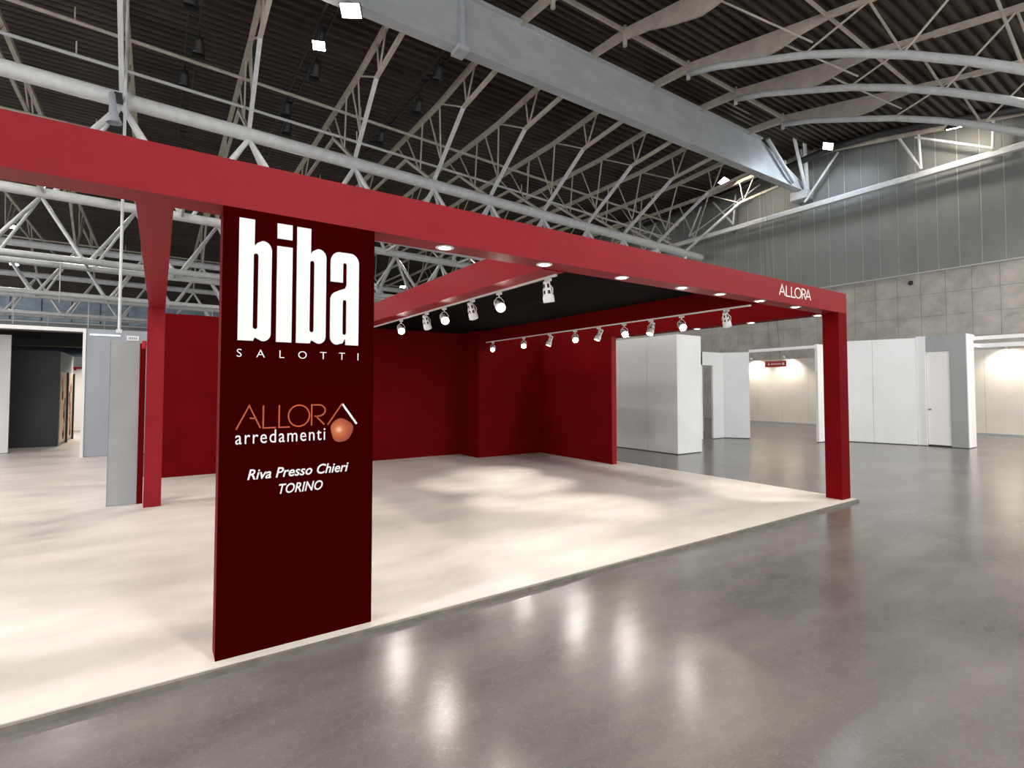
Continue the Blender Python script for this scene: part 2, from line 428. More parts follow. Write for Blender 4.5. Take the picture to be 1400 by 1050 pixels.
# ------------------------------------------------------------------ lattice rafters on the far side of the girder
ZU = 12.05
for i, x in enumerate(RX):
    k = len(RX) - 1 - i
    t = thing('roof_rafter', (x, GY, 11.2), 'beige lattice roof rafter behind the girder, %s from the right wall' % ORD[k], 'rafter', 'lattice roof rafters')
    bar('upper_chord', (x, GY, ZU + 0.3), (x, 17, ZU), 0.13, 0.16, M['steel_beige'], t)
    bar('upper_chord', (x, 17, ZU), (x, 58, ZU), 0.13, 0.16, M['steel_beige'], t)
    yp = truss_y(0, x)
    low = [(GY, 11.35), (15.1, 11.1), (yp, ZT + 0.12)]
    for a, b in zip(low, low[1:]): bar('lower_chord', (x, a[0], a[1]), (x, b[0], b[1]), 0.11, 0.11, M['steel_white'] if a[1] < 11.2 else M['steel_beige'], t)
    webs = [((14.3, ZU + 0.2), (14.9, 11.1)), ((14.9, 11.1), (15.1, ZU + 0.15)), ((15.1, 11.1), (16.9, ZU)), ((16.9, ZU), (yp - 0.6, 9.9)), ((yp - 0.6, 9.9), (yp + 0.4, ZU))]
    for n in range(3):
        a = truss_y(n, x); b = truss_y(n + 1, x)
        pts = [(a, ZT + 0.12), (a + 2.6, 11.1), (b - 2.6, 11.1), (b, ZT + 0.12)]
        for p, q in zip(pts, pts[1:]): bar('lower_chord', (x, p[0], p[1]), (x, q[0], q[1]), 0.10, 0.10, M['steel_beige'], t)
        webs += [((a + 1.2, 10.1), (a + 1.0, ZU)), ((a + 1.2, 10.1), (a + 2.6, ZU)), ((a + 2.6, 11.1), (a + 3.6, ZU)), ((b - 2.6, 11.1), (b - 3.6, ZU)), ((b - 1.2, 10.1), (b - 2.4, ZU))]
    for p, q in webs: bar('web', (x, p[0], p[1]), (x, q[0], q[1]), 0.045, 0.045, M['steel_beige'], t)

# purlins: pale rods running along X below the deck
def purlin(name, pts, r, m, label):
    o = thing(name, pts[0], label, 'purlin', 'roof purlins')
    tube('rod', pts[0], pts[1], r, m, o, 8)
    for i in range(5):
        f = (i + 0.5) / 5; p = Vector(pts[0]).lerp(Vector(pts[1]), f)
        tube('clip', p, (p.x, p.y, p.z + 0.4), 0.02, m, o, 6)
purlin('purlin', ((-14, 16.9, 11.5), (25.8, 20.1, 11.5)), 0.055, M['steel_beige'], 'slim tan purlin running across the rafters above the white one')
purlin('purlin', ((-14, 17.3, 10.8), (25.8, 20.6, 10.8)), 0.05, M['steel_white'], 'slim white purlin just above the thick front truss pipe')
for n, lab in ((1, 'slim tan purlin over the second truss'), (2, 'slim tan purlin over the third truss'), (3, 'slim tan purlin over the fourth truss')):
    purlin('purlin', ((-14, 13 + 10 * n, 11.0), (25.8, 15.5 + 10 * n, 11.0)), 0.055, M['steel_beige'], lab)

# ------------------------------------------------------------------ near-side arched ribs on the right
ribs = [6.1, 8.93, 11.8, 14.9, 17.7, 21.0]
for i, x in enumerate(ribs):
    k = len(ribs) - 1 - i
    t = thing('arched_rib', (x, GY, 12.0), 'pale arched roof rib with curved tube, %s from the right wall' % ORD[k], 'rib', 'arched roof ribs')
    # straight stub from girder to knee
    prism('stub_plate', [(GY, 12.95), (11.1, 12.85), (11.1, 12.55), (GY, 12.7)], 'yz', x - 0.05, x + 0.05, M['steel_beige'], t)
    # haunched plate: straight top, curved underside
    top = [(11.1, 12.85), (9.0, 12.42), (7.4, 12.08), (5.0, 11.58)]
    bot = [(5.0, 11.46), (6.6, 11.72), (7.3, 11.72), (7.9, 11.62), (8.4, 11.62), (9.4, 11.95), (10.2, 12.28), (11.1, 12.5)]
    prism('haunch_plate', top + bot, 'yz', x - 0.045, x + 0.045, M['steel_beige'], t)
    bar('upper_chord', (x, 5.1, 11.53), (x, -12, 8.3), 0.14, 0.15, M['steel_beige'], t)
    tp = [(11.1, 12.50), (10.0, 12.18), (8.7, 11.66), (7.2, 11.05), (6.0, 10.45), (4.8, 9.75), (3.6, 8.95), (2.6, 8.2), (1.6, 7.4)]
    if x > 14: sweep('tube_arch', [(x, a, b) for a, b in tp], 0.105, M['steel_white'], t, 12)
    tube('knee_bracket', (x, 11.1, 12.3), (x, 11.1, 12.95), 0.07, M['steel_beige'], t, 8)
    for (a, b), (c, d) in () if x < 14 else (((7.2, 11.1), (5.6, 11.6)), ((4.9, 9.85), (5.6, 11.6)), ((4.9, 9.85), (3.4, 11.15)), ((2.8, 8.4), (3.4, 11.15))):
        tube('web', (x, a, b), (x, c, d), 0.032, M['steel_beige'], t, 6)
    if i < len(ribs) - 1:
        x2 = ribs[i + 1]
        tube('tie_rod', (x, 8.2, 12.1), (x2, 7.0, 11.3), 0.03, M['steel_beige'], t, 6)
        bar('purlin_bar', (x, 11.1, 12.78), (x2, 11.1, 12.78), 0.08, 0.12, M['steel_beige'], t)
        bar('purlin_bar', (x, 6.6, 11.82), (x2, 6.6, 11.82), 0.06, 0.09, M['steel_beige'], t)
# tie rods between ribs that cross in front of the deck
# ------------------------------------------------------------------ wall truss along the right wall
t = thing('wall_truss', (25.4, 12, 10.4), 'pale lattice truss along the right wall under the roof', 'truss')
bar('bottom_chord', (25.4, -10, 10.44), (25.4, 40, 10.0), 0.22, 0.17, M['steel_white'], t)
tube('bottom_rail', (25.55, -10, 10.62), (25.55, 40, 10.18), 0.05, M['steel_white'], t, 8)
dn = [(19.0, 10.5), (16.2, 10.5), (12.45, 10.55), (7.85, 10.55), (5.66, 10.55), (2.0, 10.6), (22.4, 10.4), (26, 10.3)]
un = {19.0: [(17.8, 12.6)], 16.2: [(17.8, 12.6), (16.0, 12.0)], 12.45: [(10.9, 12.4)], 7.85: [(8.8, 12.6), (7.9, 12.2)], 5.66: [(5.6, 11.6), (8.0, 11.9)], 2.0: [(2.4, 11.3), (4.6, 11.6)], 22.4: [(21.0, 12.6), (23.8, 12.6)], 26: [(24.6, 12.6)]}
for y0, z0 in dn:
    for y1, z1 in un[y0]: tube('diagonal', (25.4, y0, z0), (25.35, y1, z1), 0.05, M['steel_white'], t, 8)
bar('lower_brace', (25.4, 19.0, 10.5), (25.3, 14.6, 12.1), 0.05, 0.05, M['steel_white'], t)
bar('upper_chord', (25.35, 11.1, 12.6), (25.35, 40, 12.55), 0.16, 0.16, M['steel_beige'], t)
bar('upper_chord', (25.35, 11.1, 12.6), (25.35, -10, 8.9), 0.16, 0.16, M['steel_beige'], t)
# service duct hanging under the deck by the wall
o = sweep('service_duct', [(25.0, 4.0, 11.35), (25.0, 7.4, 12.1), (24.9, 9.0, 12.35), (25.0, 11.0, 12.55), (25.0, 16, 12.1), (25.0, 22, 11.9)], 0.15, M['dark_metal'], None, 10)
tag(o, 'dark grey service duct running beneath the deck by the right wall', 'duct')

# ------------------------------------------------------------------ cable trays with unlit projectors
def tray(x, y0, y1, n, label, lab2):
    t = thing('cable_tray', (x, y0, 11.9), label, 'cable tray', 'overhead cable trays')
    for s in (-0.14, 0.14): bar('side_rail', (x + s, y0, 11.9), (x + s, y1, 11.9), 0.03, 0.12, M['dark_metal'], t)
    k = 0; yy = y0 + 0.2
    while yy < y1:
        bar('rung', (x - 0.14, yy, 11.88), (x + 0.14, yy, 11.88), 0.12, 0.03, M['black_metal'], t); yy += 0.55
    for yy in (y0 + 0.3, (y0 + y1) / 2, y1 - 0.3): tube('hanger', (x, yy, 11.9), (x, yy, 12.6), 0.015, M['dark_metal'], t, 6)
    for j in range(n):
        yy = y0 + 1.3 + j * 2.1 + (0.75 if (j == 2 and x > 3) else 0) + (0.5 if (j == 0 and 3 < x < 4) else 0)
        p = thing('stage_projector', (x, yy, 11.5), 'unlit black projector hanging from the %s, %s from the girder' % (lab2, ORD[j]), 'spotlight', 'black roof projectors')
        s = 0.16 if j % 2 else -0.12
        tube('yoke', (x + s, yy, 11.86), (x + s, yy, 11.6), 0.03, M['black_metal'], p, 6)
        bm_ = lathe_mesh([(0.001, 0.2), (0.10, 0.2), (0.12, 0.05), (0.15, -0.18), (0.17, -0.24), (0.13, -0.24), (0.001, -0.2)], 12)
        link('body', bm_, M['black_metal'], p, Matrix.Translation((x + s, yy, 11.48)) @ Matrix.Rotation(0.5, 4, 'X'))
        bar('barn_door', (x + s - 0.16, yy + 0.28, 11.28), (x + s + 0.16, yy + 0.28, 11.28), 0.02, 0.2, M['black_metal'], p)
tray(0.6, 13.6, 25, 3, 'dark ladder cable tray above the sign pillar side of the stand', 'leftmost tray')
tray(3.65, 12.9, 25, 4, 'dark ladder cable tray carrying the two bright roof floodlights', 'floodlit tray')
tray(7.1, 13.0, 25, 3, 'dark ladder cable tray right of the floodlit one', 'rightmost tray')

# vertical pole with a grey horn near the thick pipe
t = thing('hanging_pole', (-0.93, 16.9, 4.0), 'slim white vertical pole hanging from the roof at upper left', 'pole')
tube('pole', (-0.86, 16.45, 3.1), (-0.86, 16.45, 12.4), 0.035, M['steel_white'], t, 10)
box('cap', (-0.92, 16.38, 3.05), (-0.80, 16.52, 3.14), M['steel_white'], t)
t = thing('horn_loudspeaker', (-0.95, 16.4, 8.6), 'grey tapered horn loudspeaker strapped to the thick white pipe', 'loudspeaker')
link('horn', lathe_mesh([(0.05, 0.35), (0.07, 0.3), (0.08, 0.0), (0.11, -0.25), (0.17, -0.42), (0.15, -0.42), (0.001, -0.2)], 14), M['grey'], t, Matrix.Translation((-1.09, 16.2, 8.72)) @ Matrix.Rotation(-0.08, 4, 'Y'))
box('clamp', (-1.08, 16.25, 9.0), (-0.915, 16.62, 9.14), M['dark_metal'], t)

# ------------------------------------------------------------------ floodlights
def flood(x, y, z, aim, label, group, power, lens='lens_white', col=(1, 0.95, 0.88), size=(0.42, 0.30), spread=160, hang=None):
    t = thing('floodlight', (x, y, z), label, 'floodlight', group)
    d = Vector(aim).normalized(); q = d.to_track_quat('-Z', 'Y').to_matrix().to_4x4(); T = Matrix.Translation((x, y, z)) @ q
    sx, sy = size
    bm = bmesh.new()
    lo = [bm.verts.new((a * sx / 2, b * sy / 2, 0)) for a, b in ((-1, -1), (1, -1), (1, 1), (-1, 1))]
    hi = [bm.verts.new((a * sx / 2 * .6, b * sy / 2 * .55, 0.16)) for a, b in ((-1, -1), (1, -1), (1, 1), (-1, 1))]
    for i in range(4): bm.faces.new((lo[i], lo[(i + 1) % 4], hi[(i + 1) % 4], hi[i]))
    bm.faces.new(hi); bmesh.ops.recalc_face_normals(bm, faces=bm.faces)
    link('housing', bm_mesh(bm, 'housing'), M['black_metal'], t, T)
    link('lamp_glass', box_mesh(sx * 0.92, sy * 0.9, 0.02), M[lens], t, T @ Matrix.Translation((0, 0, -0.01)))
    for s in (-1, 1):
        link('frame_side', box_mesh(0.03, sy, 0.05), M['dark_metal'], t, T @ Matrix.Translation((s * sx / 2, 0, 0)))
    tube('bracket', (x, y, z + 0.1), (x, y, z + (hang or 0.6)), 0.025, M['dark_metal'], t, 6)
    if power:
        l = light('flood_light', 'AREA', (T @ Vector((0, 0, -0.06)))[:], d, power, col, t, size=0.6)
        l.data.spread = math.radians(spread)
    return t
flood(3.75, 12.62, 11.0, (-0.35, -0.55, -1), 'bright floodlight on the overhead tray, nearer the girder', 'roof floodlights on the tray', P_FLOOD, size=(0.5, 0.34), hang=0.9)
flood(3.45, 14.5, 11.05, (-0.2, -0.5, -1), 'smaller bright floodlight on the overhead tray, farther from the girder', 'roof floodlights on the tray', P_FLOOD * 0.6, size=(0.34, 0.26), hang=0.85)
flood(24.0, 10.72, 12.25, (-0.15, 0.3, -1), 'bluish white floodlight at the end of the girder', 'floodlights by the right wall', 0, 'lens_cool', (0.8, 0.92, 1), size=(0.75, 0.4), hang=0.4)
flood(23.4, 15.4, 12.1, (0.1, -0.6, -1), 'warm white floodlight below the girder by the right wall', 'floodlights by the right wall', 0, 'lens_wall', size=(0.7, 0.4), hang=0.4)
flood(24.4, 6.5, 11.4, (0.5, 0.2, -1), 'warm white floodlight behind the arched tubes at the right', 'floodlights by the right wall', 0, 'lens_wall', (1, 0.9, 0.76), size=(0.5, 0.35), hang=0.4)
fill_rows = [(-5, -8), (4, -8), (13, -8), (21, -8), (-6, 0), (2, -1), (11, 0.5), (20, -1), (-6, 8), (-10, 20), (15, -2.5), (-10, 13), (-3, 3), (18, 2), (23, 0.5), (-5, 11), (-8, 23)]  # unseen lamps added to brighten the floor, stand and booths
for i, (x, y) in enumerate(fill_rows):
    flood(x, y, deck_z(y) - 1.6, (0, 0, -1), 'added fill floodlight hanging unseen from the roof', 'added overhead floodlights', P_FLOOD * 1.25, size=(0.6, 0.45))
far = [(-7.1, 40, 10.8, 'at far left over the second and third trusses'), (-3, 30, 10.8, 'added over the left booths'), (6, 32, 10.8, 'added behind the sign pillar'), (14, 30, 10.8, 'added over the middle of the far hall'), (21, 26, 10.8, 'added near the right wall behind the stand'), (8, 46, 10.8, 'added deep in the far hall'), (-9, 52, 10.8, 'added deepest at the left'), (18, 44, 10.8, 'added deep at the right')]
for x, y, z, lab in far:  # only the far left lamp is real, the others are added for light
    flood(x, y, z, (0, -0.3, -1), 'far hall floodlight ' + lab, 'far hall floodlights', P_FLOOD * 1.2, size=(0.5, 0.35))

# ================================================================== THE RED STAND
ZS, ZTP = 2.79, 3.09
# platform
pf = thing('stand_platform', (4, 7.5, HALL_Z), 'low pale exhibition platform carrying the red stand', 'platform')
box('pale_covering', (-8.5, 3.575, -0.03), (8.655, 11.9, 0.0), M['carpet'], pf)
box('edge_strip', (-8.5, 3.545, HALL_Z), (8.67, 3.575, -0.006), M['edge'], pf)
box('edge_strip', (8.655, 3.575, HALL_Z), (8.68, 11.9, -0.004), M['edge'], pf)
box('base_board', (-8.5, 3.575, HALL_Z), (8.655, 11.9, -0.03), M['edge'], pf)
tag(box('floor_aisle', (-16, 11.9, HALL_Z), (-0.3, 32, HALL_Z + 0.012), M['carpet']), 'pale glossy floor covering of the aisle at the left', 'floor', kind='structure')

fb = thing('front_beam', (0, 3.65, ZS), 'long red front beam across the top of the stand', 'beam')
box('fascia', (-3.5, 3.65, ZS), (8.62, 3.67, ZTP), M['red'], fb)
box('soffit', (-3.5, 3.67, ZS), (8.62, 3.86, ZS + 0.02), M['red'], fb)
box('top_board', (-3.5, 3.67, ZTP - 0.02), (8.62, 3.86, ZTP), M['red'], fb)
box('back_board', (-3.5, 3.86, ZS), (8.62, 3.88, ZTP), M['red'], fb)
box('end_cap', (8.62, 3.65, ZS), (8.64, 3.88, ZTP), M['red'], fb)

def ybeam(name, x0, x1, y0, y1, z0, z1, m, label):
    t = thing(name, ((x0 + x1) / 2, y0, z0), label, 'beam')
    box('side_board', (x0, y0, z0), (x0 + 0.02, y1, z1), m, t)
    box('side_board', (x1 - 0.02, y0, z0), (x1, y1, z1), m, t)
    box('soffit', (x0 + 0.02, y0, z0), (x1 - 0.02, y1, z0 + 0.02), m, t)
    box('top_board', (x0 + 0.02, y0, z1 - 0.02), (x1 - 0.02, y1, z1), m, t)
    return t
ybeam('side_beam', -0.14, 0.055, 3.88, 9.05, ZS, ZTP, M['red'], 'red beam running back from the front beam left of the sign pillar')
ybeam('middle_beam', 2.98, 3.25, 3.88, 11.6, ZS - 0.01, ZTP, M['red'], 'red beam running back through the middle of the stand beside the black ceiling')
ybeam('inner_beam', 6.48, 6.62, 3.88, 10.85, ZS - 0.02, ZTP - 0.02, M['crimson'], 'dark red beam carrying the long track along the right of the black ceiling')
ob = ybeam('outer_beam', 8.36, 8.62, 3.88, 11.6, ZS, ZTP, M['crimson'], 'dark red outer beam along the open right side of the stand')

t = thing('black_ceiling', (4.9, 7.7, 3.0), 'black cloth ceiling panel stretched over the back of the stand', 'ceiling panel')
nb = 4; bw = (6.48 - 3.25) / nb
for i in range(nb):
    box('cloth_panel', (3.25 + i * bw + 0.004, 3.88, 3.03), (3.25 + (i + 1) * bw - 0.004, 11.6, 3.05), M['black'], t)

def panel_wall(name, lo, hi, m, label, axis, n, cat='wall panel'):
    t = thing(name, ((lo[0] + hi[0]) / 2, (lo[1] + hi[1]) / 2, lo[2]), label, cat)
    for i in range(n):
        a = list(lo); b = list(hi); w = (hi[axis] - lo[axis]) / n
        a[axis] = lo[axis] + i * w + (0.001 if i else 0); b[axis] = lo[axis] + (i + 1) * w - (0.001 if i < n - 1 else 0)
        box('panel', a, b, m, t)
    return t
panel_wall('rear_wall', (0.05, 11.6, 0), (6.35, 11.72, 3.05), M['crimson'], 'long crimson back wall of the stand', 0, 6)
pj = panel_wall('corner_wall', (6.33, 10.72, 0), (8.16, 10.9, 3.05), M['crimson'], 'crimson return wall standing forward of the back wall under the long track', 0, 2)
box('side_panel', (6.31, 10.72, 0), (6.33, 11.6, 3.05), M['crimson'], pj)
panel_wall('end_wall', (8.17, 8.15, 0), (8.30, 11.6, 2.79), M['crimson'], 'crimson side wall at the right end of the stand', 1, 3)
box('front_edge', (8.165, 8.145, 0), (8.305, 8.15, 2.79), M['red'], bpy.data.objects['end_wall'])

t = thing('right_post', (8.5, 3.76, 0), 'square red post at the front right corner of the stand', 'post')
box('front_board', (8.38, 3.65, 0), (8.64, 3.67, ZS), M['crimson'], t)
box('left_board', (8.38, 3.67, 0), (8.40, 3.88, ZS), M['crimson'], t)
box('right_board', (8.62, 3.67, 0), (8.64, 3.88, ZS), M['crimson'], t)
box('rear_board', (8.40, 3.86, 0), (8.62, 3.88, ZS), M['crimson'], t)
t = thing('left_post', (-0.05, 8.95, 0), 'slim red post holding the far end of the left beam', 'post')
box('front_board', (-0.15, 8.85, 0), (0.055, 8.87, ZS), M['red'], t)
box('left_board', (-0.15, 8.87, 0), (-0.13, 9.05, ZS), M['red'], t)
box('right_board', (0.035, 8.87, 0), (0.055, 9.05, ZS), M['red'], t)
box('rear_board', (-0.13, 9.03, 0), (0.035, 9.05, ZS), M['red'], t)

# ---- sign pillar with its lettering
PY = 3.65
pl = thing('sign_pillar', (0.79, 3.74, 0), 'tall dark maroon sign pillar with the white lettering biba salotti', 'sign pillar')
box('front_panel', (0.312, 3.65, 0), (1.275, 3.67, ZS), M['maroon'], pl)
box('left_panel', (0.312, 3.67, 0), (0.332, 3.83, ZS), M['crimson'], pl)
box('right_panel', (1.255, 3.67, 0), (1.275, 3.83, ZS), M['crimson'], pl)
box('rear_panel', (0.332, 3.81, 0), (1.255, 3.83, ZS), M['crimson'], pl)
slit = lambda x0, x1, z0, z1: arc((x0 + x1) / 2, z1 - (x1 - x0) / 2, (x1 - x0) / 2, (x1 - x0) / 2, 0, 180, 6) + arc((x0 + x1) / 2, z0 + (x1 - x0) / 2, (x1 - x0) / 2, (x1 - x0) / 2, 180, 360, 6)
bo = [(0, 0), (0.088, 0), (0.096, 0.022)] + arc(0.145, 0.05, 0.045, 0.05, -100, 0, 6) + arc(0.140, 0.585, 0.05, 0.06, 0, 100, 8) + [(0.10, 0.625), (0.088, 0.605), (0.088, 0.775), (0, 0.775)]
bl = [bo, slit(0.084, 0.112, 0.075, 0.56)[::-1]]
for x0 in (0.400, 0.744): outline('letter_b', bl, 0.012, M['letter'], pl, (x0, PY, 1.952))
io = [(0, 0), (0.094, 0), (0.094, 0.628), (0, 0.628)]; idt = [(0, 0.678), (0.092, 0.678), (0.092, 0.777), (0, 0.777)]
outline('letter_i', [io, idt], 0.012, M['letter'], pl, (0.622, PY, 1.952))
ao = arc(0.045, 0.055, 0.045, 0.055, 180, 275, 6) + [(0.085, 0.012), (0.103, 0.045), (0.105, 0), (0.195, 0)] + arc(0.135, 0.575, 0.06, 0.07, 0, 90, 8) + arc(0.06, 0.575, 0.06, 0.07, 90, 180, 8) + \
     [(0, 0.435), (0.084, 0.435)] + arc(0.097, 0.56, 0.013, 0.014, 180, 0, 6) + [(0.110, 0.42), (0.100, 0.395), (0.06, 0.378)] + arc(0.055, 0.31, 0.055, 0.06, 110, 180, 6)
outline('letter_a', [ao, slit(0.084, 0.110, 0.07, 0.315)[::-1]], 0.012, M['letter'], pl, (0.964, PY, 1.952))
text('salotti_lettering', 'SALOTTI', (0.398, 1.164, 1.848, 1.898), PY, M['letter'], pl, spacing=3.1, bold=-0.008)
# ALLORA in thin orange strokes with a white roof stroke
W_ = 0.0085; b0 = 1.397; t0 = 1.541
st = [[(0.402, b0 - 0.004), (0.474, t0), (0.540, b0)], [(0.478, b0 + 0.066), (0.505, b0 + 0.062)],
      [(0.556, t0), (0.556, b0), (0.632, b0)], [(0.650, t0), (0.650, b0), (0.715, b0)],
      arc(0.772, (b0 + t0) / 2, 0.066, 0.070, 0, 360, 28),
      [(0.852, b0 + 0.004), (0.852, t0 - 0.002), (0.895, t0 - 0.002)] + arc(0.897, t0 - 0.040, 0.043, 0.038, 88, -88, 10) + [(0.870, t0 - 0.078)], [(0.880, t0 - 0.078), (0.935, b0 + 0.008)],
      [(0.957, b0 + 0.004), (1.053, t0 + 0.003)]]
strokes('allora_lettering', st, W_, PY, M['orange'], pl)
strokes('white_roof_stroke', [[(1.056, t0), (1.156, b0 + 0.004)]], 0.013, PY, M['letter'], pl)
bm = bmesh.new()
n = 36; rr = [0.076 * (1 + 0.05 * math.sin(3 * a + 1) + 0.03 * math.sin(5 * a)) for a in [2 * math.pi * k / n for k in range(n)]]
va = [bm.verts.new((rr[k] * math.cos(2 * math.pi * k / n), -0.003, 1.06 * rr[k] * math.sin(2 * math.pi * k / n))) for k in range(n)]; vb = [bm.verts.new((v.co.x, 0.003, v.co.z)) for v in va]
bm.faces.new(va); bm.faces.new(vb)
for k in range(n): bm.faces.new((va[k], va[(k + 1) % n], vb[(k + 1) % n], vb[k]))
bmesh.ops.recalc_face_normals(bm, faces=bm.faces)
o = link('ball_emblem', bm_mesh(bm, 'ball'), M['ball'], pl, Matrix.Translation((1.052, PY - 0.003, 1.362)))
text('arredamenti_lettering', 'arredamenti', (0.399, 0.942, 1.300, 1.385), PY, M['letter'], pl, spacing=1.18)
text('town_lettering', 'Riva Presso Chieri', (0.470, 1.102, 1.074, 1.140), PY, M['letter'], pl, shear=0.25, bold=0.012)
text('city_lettering', 'TORINO', (0.655, 0.930, 0.967, 1.031), PY, M['letter'], pl, shear=0.25, bold=0.010)

# ---- ALLORA on the front beam
b0, t0 = 2.885, 3.022; X0, XL = 6.74, 0.82
def fx(u): return X0 + u * XL
st = [[(fx(0), b0), (fx(0.085), t0), (fx(0.17), b0)], [(fx(0.04), b0 + 0.045), (fx(0.13), b0 + 0.045)], [(fx(0.21), t0), (fx(0.21), b0), (fx(0.33), b0)], [(fx(0.37), t0), (fx(0.37), b0), (fx(0.49), b0)],
      arc(fx(0.58), (b0 + t0) / 2, 0.082, 0.068, 0, 360, 24),
      [(fx(0.71), b0), (fx(0.71), t0), (fx(0.76), t0)] + arc(fx(0.765), t0 - 0.035, 0.048, 0.035, 85, -85, 8) + [(fx(0.71), t0 - 0.07)], [(fx(0.765), t0 - 0.07), (fx(0.83), b0)],
      [(fx(0.83), b0), (fx(0.915), t0), (fx(1.0), b0)], [(fx(0.87), b0 + 0.045), (fx(0.96), b0 + 0.045)]]
strokes('allora_lettering', st, 0.016, 3.65, M['letter'], fb)

# ---- recessed downlights
def downlight(x, y, z, label, group):
    t = thing('downlight', (x, y, z), label, 'downlight', group)
    link('trim_ring', lathe_mesh([(0.048, 0.0), (0.048, -0.006), (0.066, -0.008), (0.075, -0.003), (0.075, 0.0)], 20), M['white_bright'], t, Matrix.Translation((x, y, z)))
    link('lamp_glass', disc_mesh(0.05), M['lens_warm'], t, Matrix.Translation((x, y, z - 0.004)) @ Matrix.Rotation(math.pi, 4, 'X'))
    light('downlight_beam', 'SPOT', (x, y, z - 0.02), (0, 0, -1), P_DOWN, (1, 0.86, 0.68), t, size=0.05, angle=120, blend=0.8)
for i, x in enumerate((1.893, 2.912, 3.918, 4.878, 5.593, 6.454, 7.354)):
    downlight(x, 3.755, ZS, 'lit downlight in the front beam soffit, %s from the sign pillar' % ORD[i], 'downlights in the front beam')
for i, y in enumerate((4.0, 5.1, 6.2, 8.0)):
    downlight(8.49, y, ZS, 'lit downlight under the outer right beam, %s from the front' % ORD[i], 'downlights in the outer right beam')

# ---- tracks and track spotlights
def track(x, y0, y1, z, label):
    t = thing('light_track', (x, y0, z), label, 'light track')
    box('rail', (x - 0.016, y0, z - 0.022), (x + 0.016, y1, z), M['white_bright'], t, 0.003)
    box('end_feed', (x - 0.016, y0 - 0.03, z - 0.022), (x + 0.016, y0, z), M['white_bright'], t, 0.003)
    box('groove', (x - 0.006, y0 + 0.02, z - 0.0235), (x + 0.006, y1 - 0.02, z - 0.022), M['dark_metal'], t)
track(3.225, 4.0, 9.4, ZS - 0.01, 'white light track under the middle beam')
track(6.52, 3.95, 10.7, ZS - 0.02, 'white light track under the inner right beam')
CAMP = Vector((0, 0, 1.65))
vent = lambda i, k: (i in (2, 4)) and k % 4 in (0, 1)
body_prof = [(0.018, 0.13), (0.034, 0.125), (0.036, 0.10), (0.038, 0.06), (0.041, 0.035), (0.044, 0.0), (0.056, -0.02), (0.058, -0.085), (0.052, -0.088), (0.050, -0.07)]
BODY = lathe_mesh(body_prof, 20, True, vent); BODY.materials.append(M['white_bright'])
CORE = lathe_mesh([(0.001, 0.11), (0.028, 0.105), (0.030, 0.0), (0.044, -0.03), (0.046, -0.065)], 16); CORE.materials.append(M['dark_metal'])
GLASS = disc_mesh(0.05); GLASS.materials.append(M['lens_spot'])
def spot(x, y, z, aim, label, group, power=1.0):
    t = thing('track_spotlight', (x, y, z), label, 'spotlight', group)
    box('adapter', (x - 0.017, y - 0.04, z - 0.03), (x + 0.017, y + 0.04, z), M['white_bright'], t, 0.003)
    tube('stem', (x, y, z - 0.03), (x, y, z - 0.06), 0.008, M['white_bright'], t, 8)
    c = Vector((x, y, z - 0.155)); d = Vector(aim).normalized(); q = d.to_track_quat('-Z', 'X').to_matrix().to_4x4()
    T = Matrix.Translation(c) @ q
    link('body', BODY, None, t, T); link('core', CORE, None, t, T)
    link('lamp_glass', GLASS, None, t, T @ Matrix.Translation((0, 0, -0.075)) @ Matrix.Rotation(math.pi, 4, 'X'))
    ax = d.cross(Vector((0, 0, 1))); ax = ax.normalized() if ax.length > 0.05 else Vector((1, 0, 0))
    a = c + ax * 0.058; b = c - ax * 0.058; top = Vector((x, y, z - 0.06))
    sweep('yoke', [a, a + Vector((0, 0, 0.05)) , top + ax * 0.02, top, top - ax * 0.02, b + Vector((0, 0, 0.05)), b], 0.005, M['white_bright'], t, 6)
    light('spot_beam', 'SPOT', (c + d * 0.10)[:], d, P_TRACK * power, (1, 0.93, 0.85), t, size=0.04, angle=42, blend=1.0)
def aim_at(p, q): return Vector(q) - Vector(p)
Z1 = ZS - 0.0325
for i, (y, lit) in enumerate(((4.10, 0), (5.01, 1), (5.63, 0), (6.40, 1), (6.97, 0), (7.94, 1))):
    p = (3.225, y, Z1)
    tgt = (2.0, y - 4.2, 0.5) if lit else {0: (3.75, 4.25, 0), 2: (4.5, 6.4, 0), 4: (4.5, 8.0, 0)}[i]
    spot(*p, aim_at((p[0], p[1], p[2] - 0.15), tgt), ('glowing white spotlight aimed at the camera' if lit else 'white vented spotlight aimed down into the stand') + ' on the middle track, %s from the front' % ORD[i], 'spotlights on the middle track', 0.13 if lit else (0.5 if i == 0 else 1.0))
Z2 = ZS - 0.0425
for i, (y, lit) in enumerate(((4.28, 0), (5.03, 1), (5.62, 0), (6.20, 1), (6.82, 0), (7.46, 1), (8.24, 0), (9.14, 1), (10.40, 1))):
    p = (6.52, y, Z2)
    tgt = (3.9, y - 3.6, 0.5) if lit else {0: (8.0, 4.8, 0), 2: (5.15, 5.4, 0), 4: (5.4, 7.4, 0), 6: (5.6, 8.6, 0)}[i]
    spot(*p, aim_at((p[0], p[1], p[2] - 0.15), tgt), ('glowing white spotlight aimed at the camera' if lit else 'white spotlight aimed straight down') + ' on the right track, %s from the front' % ORD[i], 'spotlights on the right track', 0.13 if lit else 1.0)

